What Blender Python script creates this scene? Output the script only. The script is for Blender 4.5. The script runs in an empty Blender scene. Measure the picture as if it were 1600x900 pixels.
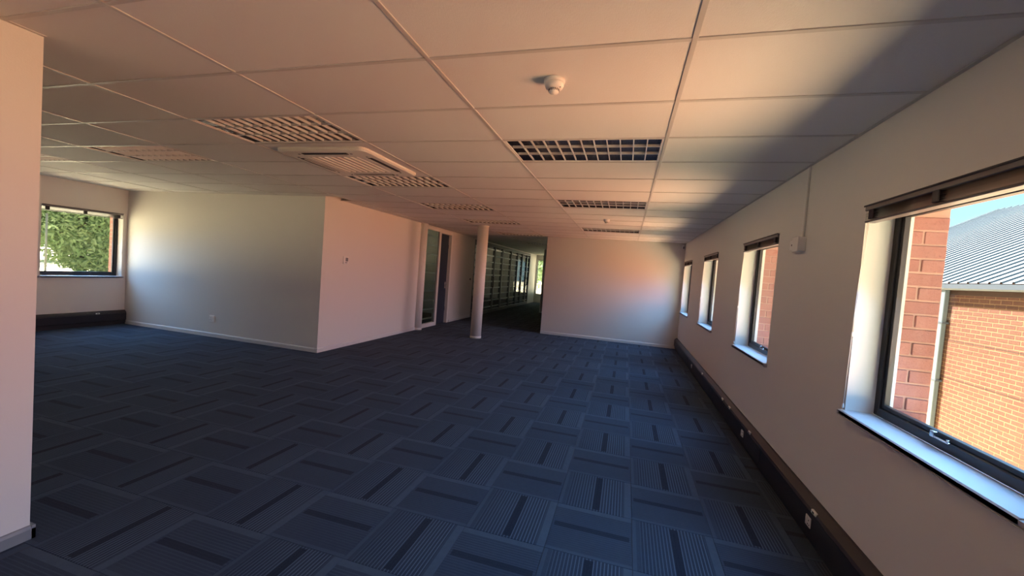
import bpy, math, random
from mathutils import Vector, Matrix

random.seed(7)
sc = bpy.context.scene
COL = sc.collection

# ------------------------------------------------------------------ camera
cam_data = bpy.data.cameras.new('camera')
cam_data.sensor_width = 36.0
cam_data.lens = 637.03 / 1600.0 * 36.0
cam_data.clip_start = 0.05
cam_data.clip_end = 400
cam = bpy.data.objects.new('camera', cam_data)
COL.objects.link(cam)
cam_f = Vector((-0.26869, 0.96238, -0.04042))
cam_r = Vector((0.95956, 0.27109, 0.07587))
cam_u = Vector((-0.08398, 0.01840, 0.99630))
M = Matrix.Identity(4)
for i in range(3):
    M[i][0] = cam_r[i]; M[i][1] = cam_u[i]; M[i][2] = -cam_f[i]
M[2][3] = 1.6
cam.matrix_world = M
sc.camera = cam

# ------------------------------------------------------------------ exposure
sc.view_settings.view_transform = 'Standard'
sc.view_settings.look = 'None'
sc.view_settings.gamma = 1.0
sc.view_settings.use_curve_mapping = False
sc.view_settings.exposure = 0.15
sc.cycles.use_denoising = True
sc.cycles.max_bounces = 12
sc.cycles.diffuse_bounces = 7
sc.cycles.glossy_bounces = 5
sc.cycles.transparent_max_bounces = 24
sc.cycles.sample_clamp_indirect = 12.0
sc.cycles.caustics_reflective = False
sc.cycles.caustics_refractive = False

# ------------------------------------------------------------------ sky
world = bpy.data.worlds.new('sky')
sc.world = world
world.use_nodes = True
wn = world.node_tree.nodes; wl = world.node_tree.links
wn.clear()
w_out = wn.new('ShaderNodeOutputWorld'); w_bg = wn.new('ShaderNodeBackground')
w_tc = wn.new('ShaderNodeTexCoord'); w_sep = wn.new('ShaderNodeSeparateXYZ'); w_ramp = wn.new('ShaderNodeValToRGB')
w_ramp.color_ramp.elements[0].position = 0.0
w_ramp.color_ramp.elements[0].color = (0.50, 0.84, 0.95, 1)
w_ramp.color_ramp.elements[1].position = 0.9
w_ramp.color_ramp.elements[1].color = (0.14, 0.46, 0.80, 1)
wl.new(w_tc.outputs['Generated'], w_sep.inputs[0]); wl.new(w_sep.outputs['Z'], w_ramp.inputs[0])
wl.new(w_ramp.outputs[0], w_bg.inputs[0]); wl.new(w_bg.outputs[0], w_out.inputs[0])
w_bg.inputs[1].default_value = 1.35

# ------------------------------------------------------------------ sun
SUN_DIR = Vector((-0.35, 0.20, 0.91)).normalized()      # towards the sun
sun_data = bpy.data.lights.new('sun_offscreen', 'SUN')
sun_data.energy = 50.0
sun_data.color = (1.0, 0.93, 0.82)
sun_data.angle = math.radians(0.55)
sun = bpy.data.objects.new('sun_offscreen', sun_data)
COL.objects.link(sun)
sun.rotation_euler = SUN_DIR.to_track_quat('Z', 'Y').to_euler()
sun.location = (0, 0, 30)

# ------------------------------------------------------------------ lamps added at the windows to boost the daylight
WIN_W = 1.16
RIGHT_WINS = [(1.70 + 2.57 * k, 2.86 + 2.57 * k) for k in (0, 1, 2, 3)]
RIGHT_BACK = [(1.70 + 2.57 * k, 2.86 + 2.57 * k) for k in (-1, -2)]
LEFT_WINS = [(4.43, 5.58)]
LEFT_OFFICE = [(4.43 + 2.57 * k, 5.58 + 2.57 * k) for k in (-1, -2, 1, 2, 3, 4, 5, 6)]
ZS, ZH = 0.93, 2.14                                       # sill top, opening head
XR, XL = 1.31, -9.45                                      # inner faces of the side walls

def area_light(name, loc, aim, sx, sy, watts, color, spread):
    d = bpy.data.lights.new(name, 'AREA')
    d.shape = 'RECTANGLE'; d.size = sx; d.size_y = sy
    d.energy = watts; d.color = color; d.spread = math.radians(spread)
    o = bpy.data.objects.new(name, d)
    COL.objects.link(o)
    o.location = loc
    z = -Vector(aim).normalized()
    x = Vector((0, 1, 0)); y = z.cross(x).normalized(); x = y.cross(z)
    m = Matrix((x, y, z)).transposed()
    o.rotation_euler = m.to_euler()
    o.visible_camera = False
    return o

C_SKY_FILL = (0.24, 0.54, 1.0)
C_BRICK_FILL = (1.0, 0.35, 0.15)
def window_fill(name, x, y0, y1, side, sky, warm, c_warm):
    # added unseen fill lamps just outside one pane: a cool one imitating sky light,
    # and a warm one imitating bounce off the brick and ground outside
    c = (x, (y0 + y1) / 2, (ZS + ZH) / 2 - 0.01)
    w, h = y1 - y0 - .12, ZH - ZS - .16
    e = math.radians(-40)
    area_light(name, c, (side * math.cos(e), 0, math.sin(e)), w, h, sky, C_SKY_FILL, 104)
    e = math.radians(14)
    area_light(name, c, (side * math.cos(e), 0, math.sin(e)), w, h, warm, c_warm, 92)
for (y0, y1) in RIGHT_WINS: window_fill('window_daylight', XR + .235, y0, y1, -1, 20, 20, C_BRICK_FILL)
for (y0, y1) in RIGHT_BACK: window_fill('window_right_offscreen', XR + .235, y0, y1, -1, 17, 11, C_BRICK_FILL)  # added fill lamps at the unseen windows behind the viewer
for (y0, y1) in LEFT_WINS: window_fill('window_daylight', XL - .235, y0, y1, 1, 18, 1.4, (1.0, 0.88, 0.60))

# ------------------------------------------------------------------ node helpers and materials
class NT:
    def __init__(s, name):
        s.m = bpy.data.materials.new(name); s.m.use_nodes = True
        s.t = s.m.node_tree; s.n = s.t.nodes; s.l = s.t.links
        s.b = s.n['Principled BSDF']; s.out = s.n['Material Output']
    def new(s, kind, **kw):
        x = s.n.new(kind)
        for k, v in kw.items(): setattr(x, k, v)
        return x
    def put(s, sock, v):
        if isinstance(v, bpy.types.NodeSocket): s.l.new(v, sock)
        else: sock.default_value = v
    def math(s, op, a, b=None, c=None):
        x = s.new('ShaderNodeMath', operation=op)
        s.put(x.inputs[0], a)
        if b is not None: s.put(x.inputs[1], b)
        if c is not None: s.put(x.inputs[2], c)
        return x.outputs[0]
    def mix(s, f, a, b):
        x = s.new('ShaderNodeMix', data_type='RGBA')
        s.put(x.inputs[0], f); s.put(x.inputs[6], a); s.put(x.inputs[7], b)
        return x.outputs[2]
    def noise(s, scale, detail=3, vec=None, rough=0.5):
        x = s.new('ShaderNodeTexNoise'); x.inputs['Scale'].default_value = scale
        x.inputs['Detail'].default_value = detail; x.inputs['Roughness'].default_value = rough
        if vec is not None: s.l.new(vec, x.inputs['Vector'])
        return x.outputs['Fac']
    def bump(s, h, strength, dist=0.01):
        x = s.new('ShaderNodeBump'); x.inputs['Strength'].default_value = strength; x.inputs['Distance'].default_value = dist
        s.l.new(h, x.inputs['Height']); s.l.new(x.outputs[0], s.b.inputs['Normal'])
    def obj(s): return s.new('ShaderNodeTexCoord').outputs['Object']
    def mapping(s, vec, scale):
        x = s.new('ShaderNodeMapping'); s.l.new(vec, x.inputs[0]); x.inputs['Scale'].default_value = scale
        return x.outputs[0]

def rgba(c): return (c[0], c[1], c[2], 1)

def mat_paint(name, col, rough=0.6, var=0.04, bump=0.12, scale=90, spec=0.35):
    t = NT(name); v = t.obj()
    n = t.noise(1.3, 4, v)
    c2 = tuple(max(0, x * (1 - var)) for x in col)
    t.put(t.b.inputs['Base Color'], t.mix(n, rgba(c2), rgba(col)))
    t.b.inputs['Roughness'].default_value = rough
    t.b.inputs['Specular IOR Level'].default_value = spec
    if bump: t.bump(t.noise(scale, 3, v), bump, 0.004)
    return t.m

def mat_metal(name, col, rough=0.35, metal=1.0):
    t = NT(name); v = t.obj()
    n = t.noise(14, 2, v)
    t.put(t.b.inputs['Base Color'], t.mix(n, rgba(tuple(x * 0.9 for x in col)), rgba(col)))
    t.b.inputs['Roughness'].default_value = rough; t.b.inputs['Metallic'].default_value = metal
    return t.m

def mat_glass(name, tint=(1, 1, 1), refl=1.0, stripes=False):
    t = NT(name)
    tr = t.new('ShaderNodeBsdfTransparent'); tr.inputs[0].default_value = rgba(tint)
    gl = t.new('ShaderNodeBsdfGlossy'); gl.inputs['Roughness'].default_value = 0.02
    fr = t.new('ShaderNodeLayerWeight'); fr.inputs[0].default_value = 0.5
    fac = t.math('ADD', 0.02, t.math('MULTIPLY', t.math('POWER', fr.outputs['Facing'], 5.0), 0.45))
    mx = t.new('ShaderNodeMixShader')
    t.put(mx.inputs[0], t.math('MULTIPLY', fac, refl))
    t.l.new(tr.outputs[0], mx.inputs[1]); t.l.new(gl.outputs[0], mx.inputs[2])
    res = mx.outputs[0]
    if stripes:                                            # horizontal frosted film bands
        sep = t.new('ShaderNodeSeparateXYZ'); t.l.new(t.obj(), sep.inputs[0])
        f = t.math('FRACT', t.math('MULTIPLY', sep.outputs['Z'], 4.2))
        m = t.math('MULTIPLY', t.math('GREATER_THAN', f, 0.82), 0.34)
        df = t.new('ShaderNodeBsdfTranslucent'); df.inputs[0].default_value = (0.85, 0.9, 0.9, 1)
        d2 = t.new('ShaderNodeBsdfDiffuse'); d2.inputs[0].default_value = (0.6, 0.65, 0.65, 1)
        a = t.new('ShaderNodeAddShader'); t.l.new(df.outputs[0], a.inputs[0]); t.l.new(d2.outputs[0], a.inputs[1])
        m2 = t.new('ShaderNodeMixShader'); t.put(m2.inputs[0], m)
        t.l.new(res, m2.inputs[1]); t.l.new(df.outputs[0], m2.inputs[2])
        res = m2.outputs[0]
    t.l.new(res, t.out.inputs['Surface'])
    return t.m

def mat_carpet(name, line_amt, band_amt):
    t = NT(name)
    uvn = t.new('ShaderNodeUVMap'); uvn.uv_map = 'UVMap'
    sep = t.new('ShaderNodeSeparateXYZ'); t.l.new(uvn.outputs[0], sep.inputs[0])
    u, v = sep.outputs[0], sep.outputs[1]
    oi = t.new('ShaderNodeObjectInfo').outputs['Random']
    tc = t.obj()
    geo = t.new('ShaderNodeNewGeometry').outputs['Position']
    fine = t.noise(420, 2, geo); big = t.noise(3.0, 3, geo); med = t.noise(26, 3, geo)
    base = t.mix(big, (0.0256, 0.0410, 0.0663, 1), (0.0384, 0.0602, 0.0951, 1))
    base = t.mix(t.math('MULTIPLY', med, 0.5), base, (0.0197, 0.0320, 0.0547, 1))
    # fine pale pinstripes, fading towards one side of the tile
    f = t.math('FRACT', t.math('MULTIPLY', u, 25.0))
    line = t.math('MULTIPLY', t.math('GREATER_THAN', f, 0.36), t.math('LESS_THAN', f, 0.66))
    win = t.math('MULTIPLY', t.math('GREATER_THAN', u, 0.10), t.math('LESS_THAN', u, 0.88))
    fade = t.math('SMOOTH_MIN', 1.0, t.math('ADD', 0.45, t.math('MULTIPLY', u, 1.0)), 0.1)
    line = t.math('MULTIPLY', t.math('MULTIPLY', line, win), t.math('MULTIPLY', fade, line_amt))
    gap = t.math('MULTIPLY', win, 0.45 * line_amt)
    base = t.mix(gap, base, (0.0108, 0.0192, 0.0375, 1))
    base = t.mix(line, base, (0.0836, 0.1248, 0.1764, 1))
    # the wide dark stripe
    band = t.math('MULTIPLY', t.math('GREATER_THAN', u, 0.475), t.math('LESS_THAN', u, 0.575))
    band = t.math('MULTIPLY', band, t.math('MULTIPLY', t.math('GREATER_THAN', v, 0.03), t.math('LESS_THAN', v, 0.97)))
    base = t.mix(t.math('MULTIPLY', band, band_amt), base, (0.0079, 0.0128, 0.0260, 1))
    # pale border strips
    e1 = t.math('GREATER_THAN', u, 0.905); e2 = t.math('LESS_THAN', u, 0.05)
    edge = t.math('MAXIMUM', t.math('MULTIPLY', e1, 0.85), t.math('MULTIPLY', e2, 0.5))
    edge = t.math('MULTIPLY', edge, t.math('ADD', 0.4, t.math('MULTIPLY', med, 0.7)))
    base = t.mix(edge, base, (0.0664, 0.0992, 0.1404, 1))
    # tuft speckle
    base = t.mix(t.math('MULTIPLY', t.math('GREATER_THAN', fine, 0.60), 0.35), base, (0.0615, 0.0928, 0.1332, 1))
    t.put(t.b.inputs['Base Color'], base)
    t.b.inputs['Roughness'].default_value = 0.95
    t.b.inputs['Specular IOR Level'].default_value = 0.1
    t.b.inputs['Sheen Weight'].default_value = 0.05
    t.bump(fine, 0.5, 0.006)
    return t.m

def mat_brick(name, c1, c2, c3, scale=9):
    t = NT(name); geo = t.new('ShaderNodeNewGeometry').outputs['Position']
    oi = t.new('ShaderNodeObjectInfo').outputs['Random']
    n = t.noise(scale, 4, geo); n2 = t.noise(scale * 9, 3, geo)
    c = t.mix(n, rgba(c1), rgba(c2))
    c = t.mix(t.math('MULTIPLY', oi, 0.55), c, rgba(c3))
    c = t.mix(t.math('MULTIPLY', t.math('GREATER_THAN', n2, 0.63), 0.4), c, rgba(tuple(x * 0.6 for x in c1)))
    t.put(t.b.inputs['Base Color'], c); t.b.inputs['Roughness'].default_value = 0.9
    t.bump(n2, 0.5, 0.006)
    return t.m

def mat_tile():
    t = NT('mineral_fibre_tile'); v = t.obj()
    mp = t.mapping(v, (240, 60, 60))
    n = t.noise(1.0, 4, mp, 0.6)
    pit = t.math('GREATER_THAN', n, 0.66)
    rnd = t.new('ShaderNodeObjectInfo').outputs['Random']
    base = t.mix(rnd, (0.70, 0.685, 0.66, 1), (0.74, 0.725, 0.70, 1))
    t.put(t.b.inputs['Base Color'], t.mix(t.math('MULTIPLY', pit, 0.35), base, (0.62, 0.60, 0.57, 1)))
    t.b.inputs['Roughness'].default_value = 0.9; t.b.inputs['Specular IOR Level'].default_value = 0.15
    t.bump(n, 0.35, 0.004)
    return t.m

def mat_leaf():
    t = NT('leaf')
    geo = t.new('ShaderNodeNewGeometry')
    n = t.noise(1.6, 3, geo.outputs['Position'])
    c = t.mix(n, (0.11, 0.20, 0.075, 1), (0.30, 0.36, 0.22, 1))
    d = t.new('ShaderNodeBsdfDiffuse'); tr = t.new('ShaderNodeBsdfTranslucent'); mx = t.new('ShaderNodeMixShader')
    t.l.new(c, d.inputs[0]); t.l.new(c, tr.inputs[0]); mx.inputs[0].default_value = 0.45
    t.l.new(d.outputs[0], mx.inputs[1]); t.l.new(tr.outputs[0], mx.inputs[2]); t.l.new(mx.outputs[0], t.out.inputs[0])
    return t.m

def mat_ground():
    t = NT('pale_paving'); geo = t.new('ShaderNodeNewGeometry').outputs['Position']
    n = t.noise(0.35, 5, geo); n2 = t.noise(6, 3, geo)
    c = t.mix(n, (0.74, 0.65, 0.43, 1), (0.82, 0.73, 0.50, 1))
    c = t.mix(t.math('MULTIPLY', n2, 0.25), c, (0.60, 0.52, 0.34, 1))
    t.put(t.b.inputs['Base Color'], c); t.b.inputs['Roughness'].default_value = 0.95
    return t.m

WALL = mat_paint('cream_wall_paint', (0.70, 0.68, 0.64), 0.55, 0.03, 0.10, 120)
REVEAL = mat_paint('white_reveal_paint', (0.66, 0.66, 0.64), 0.45, 0.06, 0.08, 60)
SILLM = mat_paint('pale_grey_sill_paint', (0.42, 0.44, 0.47), 0.4, 0.06, 0.04)
SKIRT = mat_paint('white_skirting_paint', (0.66, 0.65, 0.63), 0.4, 0.05, 0.03)
TRIMW = mat_paint('white_gloss_trim', (0.78, 0.76, 0.72), 0.35, 0.03, 0.02)
TBAR = mat_paint('ceiling_grid_enamel', (0.54, 0.52, 0.49), 0.4, 0.02, 0)
TILE = mat_tile()
SLAB = mat_paint('raw_concrete', (0.35, 0.34, 0.33), 0.9, 0.15, 0.2, 30)
TRUNK = mat_paint('charcoal_trunking', (0.022, 0.023, 0.028), 0.45, 0.12, 0.03)
TRUNKTOP = mat_paint('dark_trunking_lid', (0.040, 0.038, 0.040), 0.45, 0.1, 0.03)
BRONZE = mat_metal('dark_bronze_aluminium', (0.035, 0.034, 0.038), 0.4, 0.4)
GREYALU = mat_metal('grey_aluminium', (0.20, 0.21, 0.22), 0.4, 0.5)
BLINDGREY = mat_metal('grey_blind_metal', (0.20, 0.19, 0.19), 0.4, 0.5)
BLINDDARK = mat_paint('dark_blind_plastic', (0.05, 0.045, 0.05), 0.5, 0.1, 0)
SLATMAT = mat_metal('blind_slat_enamel', (0.15, 0.15, 0.16), 0.35, 0.3)
SILVER = mat_metal('silver_handle', (0.75, 0.76, 0.78), 0.25, 1.0)
REFLECTOR = mat_metal('louvre_aluminium', (0.62, 0.63, 0.66), 0.16, 1.0)
BLADE = mat_metal('satin_blade_aluminium', (0.80, 0.79, 0.77), 0.4, 0.35)
HOUSE = mat_metal('specular_reflector', (0.42, 0.43, 0.47), 0.12, 1.0)
PLASTIC = mat_paint('white_plastic', (0.78, 0.77, 0.74), 0.35, 0.03, 0)
ACWHITE = mat_paint('beige_plastic', (0.70, 0.66, 0.60), 0.4, 0.04, 0)
BLACK = mat_paint('black_void', (0.012, 0.012, 0.014), 0.6, 0.1, 0)  # black parts; on slots and holes the black stands in for inner shade
GREYP = mat_paint('grey_plastic', (0.22, 0.23, 0.24), 0.4, 0.05, 0)
DOORM = mat_paint('slate_blue_door', (0.034, 0.046, 0.075), 0.4, 0.08, 0.02)
GLASS = mat_glass('window_glass', (0.97, 0.98, 0.98), 0.6)
PGLASS = mat_glass('partition_glass', (0.80, 0.82, 0.84), 1.0, True)
FACE_BRICK = mat_brick('red_face_brick', (0.31, 0.125, 0.108), (0.40, 0.185, 0.16), (0.27, 0.105, 0.095), 14)
FACE_MORTAR = mat_paint('pinkish_mortar', (0.48, 0.28, 0.235), 0.9, 0.15, 0.2, 60)
NB_BRICK = mat_brick('orange_house_brick', (0.088, 0.030, 0.0145), (0.110, 0.044, 0.0225), (0.078, 0.025, 0.0115), 4)
NB_MORTAR = mat_paint('sandy_mortar', (0.23, 0.145, 0.072), 0.95, 0.15, 0.2, 40)
NB_JOINT = mat_paint('dark_joint', (0.05, 0.026, 0.018), 0.9, 0.1, 0)
ROOFM = mat_metal('galvanised_sheet', (0.085, 0.113, 0.138), 0.6, 0.0)
GUTTER = mat_paint('blue_grey_gutter', (0.06, 0.075, 0.093), 0.5, 0.06, 0)
PIPE = mat_paint('pale_blue_pipe', (0.115, 0.145, 0.16), 0.5, 0.06, 0)
LEAF = mat_leaf()
BARK = mat_paint('bark', (0.10, 0.075, 0.05), 0.95, 0.3, 0.5, 20)
GROUND = mat_ground()
CARPET_S = mat_carpet('carpet_striped', 0.85, 0.95)
CARPET_P = mat_carpet('carpet_plain', 0.22, 0.75)
YELLOW = mat_paint('cream_yellow_paint', (0.14, 0.09, 0.035), 0.6, 0.1, 0)
POSTM = mat_paint('pale_post_paint', (0.13, 0.14, 0.12), 0.6, 0.1, 0)

# ------------------------------------------------------------------ geometry helpers
class MB:
    """collects boxes, prisms, lathes and tubes into one mesh"""
    def __init__(s): s.v = []; s.f = []; s.uv = None; s.smooth = []
    def add(s, vs, fs, smooth=False):
        k = len(s.v); s.v += [tuple(a) for a in vs]
        for q in fs: s.f.append(tuple(i + k for i in q)); s.smooth.append(smooth)
        return s
    def box(s, a, b):
        (x0, y0, z0), (x1, y1, z1) = a, b
        x0, x1 = min(x0, x1), max(x0, x1); y0, y1 = min(y0, y1), max(y0, y1); z0, z1 = min(z0, z1), max(z0, z1)
        return s.add([(x0, y0, z0), (x1, y0, z0), (x1, y1, z0), (x0, y1, z0), (x0, y0, z1), (x1, y0, z1), (x1, y1, z1), (x0, y1, z1)],
                     [(0, 3, 2, 1), (4, 5, 6, 7), (0, 1, 5, 4), (1, 2, 6, 5), (2, 3, 7, 6), (3, 0, 4, 7)])
    def cbox(s, a, b, c=0.003):
        """box with chamfered edges"""
        lo = [min(a[i], b[i]) for i in range(3)]; hi = [max(a[i], b[i]) for i in range(3)]
        c = min([c] + [(hi[i] - lo[i]) * 0.45 for i in range(3)])
        vs = []; idx = {}
        for ix in (0, 1):
            for iy in (0, 1):
                for iz in (0, 1):
                    p = [(lo, hi)[q][i] for i, q in enumerate((ix, iy, iz))]
                    sg = [1 if q == 0 else -1 for q in (ix, iy, iz)]
                    for ax in range(3):
                        w = [p[i] + (sg[i] * c if i != ax else 0) for i in range(3)]
                        idx[(ix, iy, iz, ax)] = len(vs); vs.append(w)
        fs = []
        def quad(keys): fs.append(tuple(idx[k] for k in keys))
        for ax in range(3):
            o1, o2 = [i for i in range(3) if i != ax]
            for q in (0, 1):
                ks = []
                for (p1, p2) in ((0, 0), (1, 0), (1, 1), (0, 1)):
                    t = [0, 0, 0]; t[ax] = q; t[o1] = p1; t[o2] = p2; ks.append((t[0], t[1], t[2], ax))
                quad(ks)
        for ax in range(3):                                # edges parallel to ax
            o1, o2 = [i for i in range(3) if i != ax]
            for p1 in (0, 1):
                for p2 in (0, 1):
                    ks = []
                    for q, face in ((0, o1), (0, o2), (1, o2), (1, o1)):
                        t = [0, 0, 0]; t[ax] = q; t[o1] = p1; t[o2] = p2; ks.append((t[0], t[1], t[2], face))
                    quad(ks)
        for ix in (0, 1):
            for iy in (0, 1):
                for iz in (0, 1): quad([(ix, iy, iz, ax) for ax in range(3)])
        return s.add(vs, fs)
    def tube(s, p, q, r, n=12, r2=None, caps=True, smooth=True):
        p, q = Vector(p), Vector(q); d = (q - p).normalized()
        a = d.orthogonal().normalized(); b = d.cross(a); r2 = r if r2 is None else r2
        vs = []
        for k in range(n):
            t = 2 * math.pi * k / n; e = a * math.cos(t) + b * math.sin(t)
            vs += [p + e * r, q + e * r2]
        fs = [(2 * k, 2 * ((k + 1) % n), 2 * ((k + 1) % n) + 1, 2 * k + 1) for k in range(n)]
        s.add(vs, fs, smooth)
        if caps:
            k0 = len(s.v) - 2 * n
            s.f.append(tuple(k0 + 2 * k for k in reversed(range(n)))); s.smooth.append(False)
            s.f.append(tuple(k0 + 2 * k + 1 for k in range(n))); s.smooth.append(False)
        return s
    def lathe(s, c, prof, n=28, smooth=True):
        """profile of (radius, z) turned about a vertical axis through c"""
        vs = []
        for (r, z) in prof:
            for k in range(n):
                t = 2 * math.pi * k / n; vs.append((c[0] + r * math.cos(t), c[1] + r * math.sin(t), c[2] + z))
        fs = []
        for j in range(len(prof) - 1):
            for k in range(n):
                a = j * n + k; b = j * n + (k + 1) % n; fs.append((a, b, b + n, a + n))
        return s.add(vs, fs, smooth)
    def prism(s, poly, axis, a, b):
        """polygon (list of 2D points) extruded along axis from a to b"""
        def P(q, t):
            if axis == 'x': return (t, q[0], q[1])
            if axis == 'y': return (q[0], t, q[1])
            return (q[0], q[1], t)
        n = len(poly)
        vs = [P(q, a) for q in poly] + [P(q, b) for q in poly]
        fs = [(k, (k + 1) % n, (k + 1) % n + n, k + n) for k in range(n)]
        fs += [tuple(reversed(range(n))), tuple(range(n, 2 * n))]
        return s.add(vs, fs)
    def mesh(s, name, mat):
        me = bpy.data.meshes.new(name); me.from_pydata(s.v, [], s.f)
        me.polygons.foreach_set('use_smooth', s.smooth)
        me.materials.append(mat)
        me.validate(); me.update()
        import bmesh
        bm = bmesh.new(); bm.from_mesh(me); bmesh.ops.recalc_face_normals(bm, faces=bm.faces); bm.to_mesh(me); bm.free()
        return me

def obj(name, data, parent=None, loc=(0, 0, 0), rz=0.0):
    o = bpy.data.objects.new(name, data); COL.objects.link(o)
    o.location = loc; o.rotation_euler = (0, 0, rz)
    if parent is not None: o.parent = parent
    return o

def tag(o, label, cat, group=None, kind=None):
    o['label'] = label; o['category'] = cat
    if group: o['group'] = group
    if kind: o['kind'] = kind
    return o

def thing(name, loc, label, cat, group=None, kind=None):
    o = bpy.data.objects.new(name, None); o.empty_display_size = 0.1; COL.objects.link(o)
    o.location = loc
    return tag(o, label, cat, group, kind)

def part(name, mb, mat, parent, loc=(0, 0, 0), label=None):
    o = obj(name, mb.mesh(name, mat), parent, loc)
    if label: o['label'] = label
    return o

def struct(name, mb, mat, label, cat):
    return tag(obj(name, mb.mesh(name, mat)), label, cat, None, 'structure')

def wall_y(mb, x0, x1, y0, y1, z0, z1, opens):
    """wall slab running along Y with openings (ya, yb, za, zb)"""
    y = y0
    for (a, b, c, d) in sorted(opens):
        if a > y: mb.box((x0, y, z0), (x1, a, z1))
        if c > z0: mb.box((x0, a, z0), (x1, b, c))
        if d < z1: mb.box((x0, a, d), (x1, b, z1))
        y = b
    if y < y1: mb.box((x0, y, z0), (x1, y1, z1))
    return mb

def wall_x(mb, y0, y1, x0, x1, z0, z1, opens):
    x = x0
    for (a, b, c, d) in sorted(opens):
        if a > x: mb.box((x, y0, z0), (a, y1, z1))
        if c > z0: mb.box((a, y0, z0), (b, y1, c))
        if d < z1: mb.box((a, y0, d), (b, y1, z1))
        x = b
    if x < x1: mb.box((x, y0, z0), (x1, y1, z1))
    return mb

def in_view(x, y, z, mx=60):
    d = Vector((x, y, z - 1.6)); w = d.dot(cam_f)
    if w < 0.2: return False
    px = 800 + 637 * d.dot(cam_r) / w; py = 450 - 637 * d.dot(cam_u) / w
    return -mx < px < 1600 + mx and -mx < py < 900 + mx

H = 2.6
YF, YB, YE = 10.75, -4.0, 22.0                            # far wall, back wall, corridor end
XB, YBK = -4.87, 5.65                                     # corner of the enclosed office block
XC = -2.12                                                # left end of the far wall
XP, YP = -2.92, 1.36                                      # near wall stub

# ------------------------------------------------------------------ floor and carpet tiles
floor = struct('floor', MB().box((XL - 0.1, YB - 0.1, -0.16), (XR + 0.05, YE + 0.3, -0.006)), TRUNK, 'dark blue carpet tiled office floor', 'floor')

def carpet_mesh(w, h, u0, u1, v0, v1, mat):
    mb = MB().cbox((-w / 2, -h / 2, -0.006), (w / 2, h / 2, 0.0), 0.0015)
    me = mb.mesh('carpet_tile', mat)
    uv = me.uv_layers.new(name='UVMap')
    for li, lp in enumerate(me.loops):
        c = me.vertices[lp.vertex_index].co
        uv.data[li].uv = (u0 + (c.x / w + .5) * (u1 - u0), v0 + (c.y / h + .5) * (v1 - v0))
    return me

FULL_S = carpet_mesh(0.498, 0.498, 0, 1, 0, 1, CARPET_S)
FULL_P = carpet_mesh(0.498, 0.498, 0, 1, 0, 1, CARPET_P)
cells = []
for i in range(-21, 4):
    for j in range(-14, 41):
        x0, y0 = 0.165 + .5 * i, 2.33 + .5 * j
        cx, cy = x0 + .25, y0 + .25
        xa, xb, ya, yb = max(x0, XL), min(x0 + .5, XR), max(y0, YB), min(y0 + .5, YE)
        if xb - xa < .03 or yb - ya < .03: continue
        if cx < XB - .3 and y0 > YBK - .02: continue           # inside the closed block
        if cy > YF + .2 and x0 > XC: continue
        if y0 > YF and x0 + .5 < XB: continue
        cells.append((i, j, xa, xb, ya, yb))
vis, rest = [], []
for c in cells:
    i, j, xa, xb, ya, yb = c
    mx, my = (xa + xb) / 2, (ya + yb) / 2
    hid = (mx < XP - .4 and my < YP + (-mx + XP) * .44 - .2) or (my > YF + .1 and mx > XC - .15) \
        or not in_view(mx, my, 0, 90)
    d = (mx * mx + my * my)
    (rest if hid else vis).append((d, c))
vis.sort(key=lambda q: q[0])
rest += vis[300:]; vis = vis[:300]
for d, (i, j, xa, xb, ya, yb) in vis:
    striped = (i + j) % 2 == 0
    w, h = xb - xa, yb - ya
    loc = ((xa + xb) / 2, (ya + yb) / 2, 0)
    if w > .49 and h > .49:
        obj('carpet_tile', FULL_S if striped else FULL_P, floor, loc, 0 if striped else math.pi / 2)
    elif striped: obj('carpet_tile', carpet_mesh(w - .002, h - .002, 0, w / .5, 0, h / .5, CARPET_S), floor, loc)
    else: obj('carpet_tile', carpet_mesh(h - .002, w - .002, 0, h / .5, 0, w / .5, CARPET_P), floor, loc, math.pi / 2)
mb = MB(); uvs = []; mats = []
for d, (i, j, xa, xb, ya, yb) in rest:
    mb.add([(xa + .001, ya + .001, 0), (xb - .001, ya + .001, 0), (xb - .001, yb - .001, 0), (xa + .001, yb - .001, 0)], [(0, 1, 2, 3)])
    uvs += [(0, 0), (1, 0), (1, 1), (0, 1)] if (i + j) % 2 == 0 else [(0, 0), (0, 1), (1, 1), (1, 0)]
    mats.append((i + j) % 2)
me = bpy.data.meshes.new('carpet_remainder'); me.from_pydata(mb.v, [], mb.f)
uv = me.uv_layers.new(name='UVMap')
for li, q in enumerate(uvs): uv.data[li].uv = q
me.materials.append(CARPET_S); me.materials.append(CARPET_P)
for k, q in enumerate(mats): me.polygons[k].material_index = q
o = obj('carpet_remainder', me, floor); o['kind'] = 'stuff'

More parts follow.
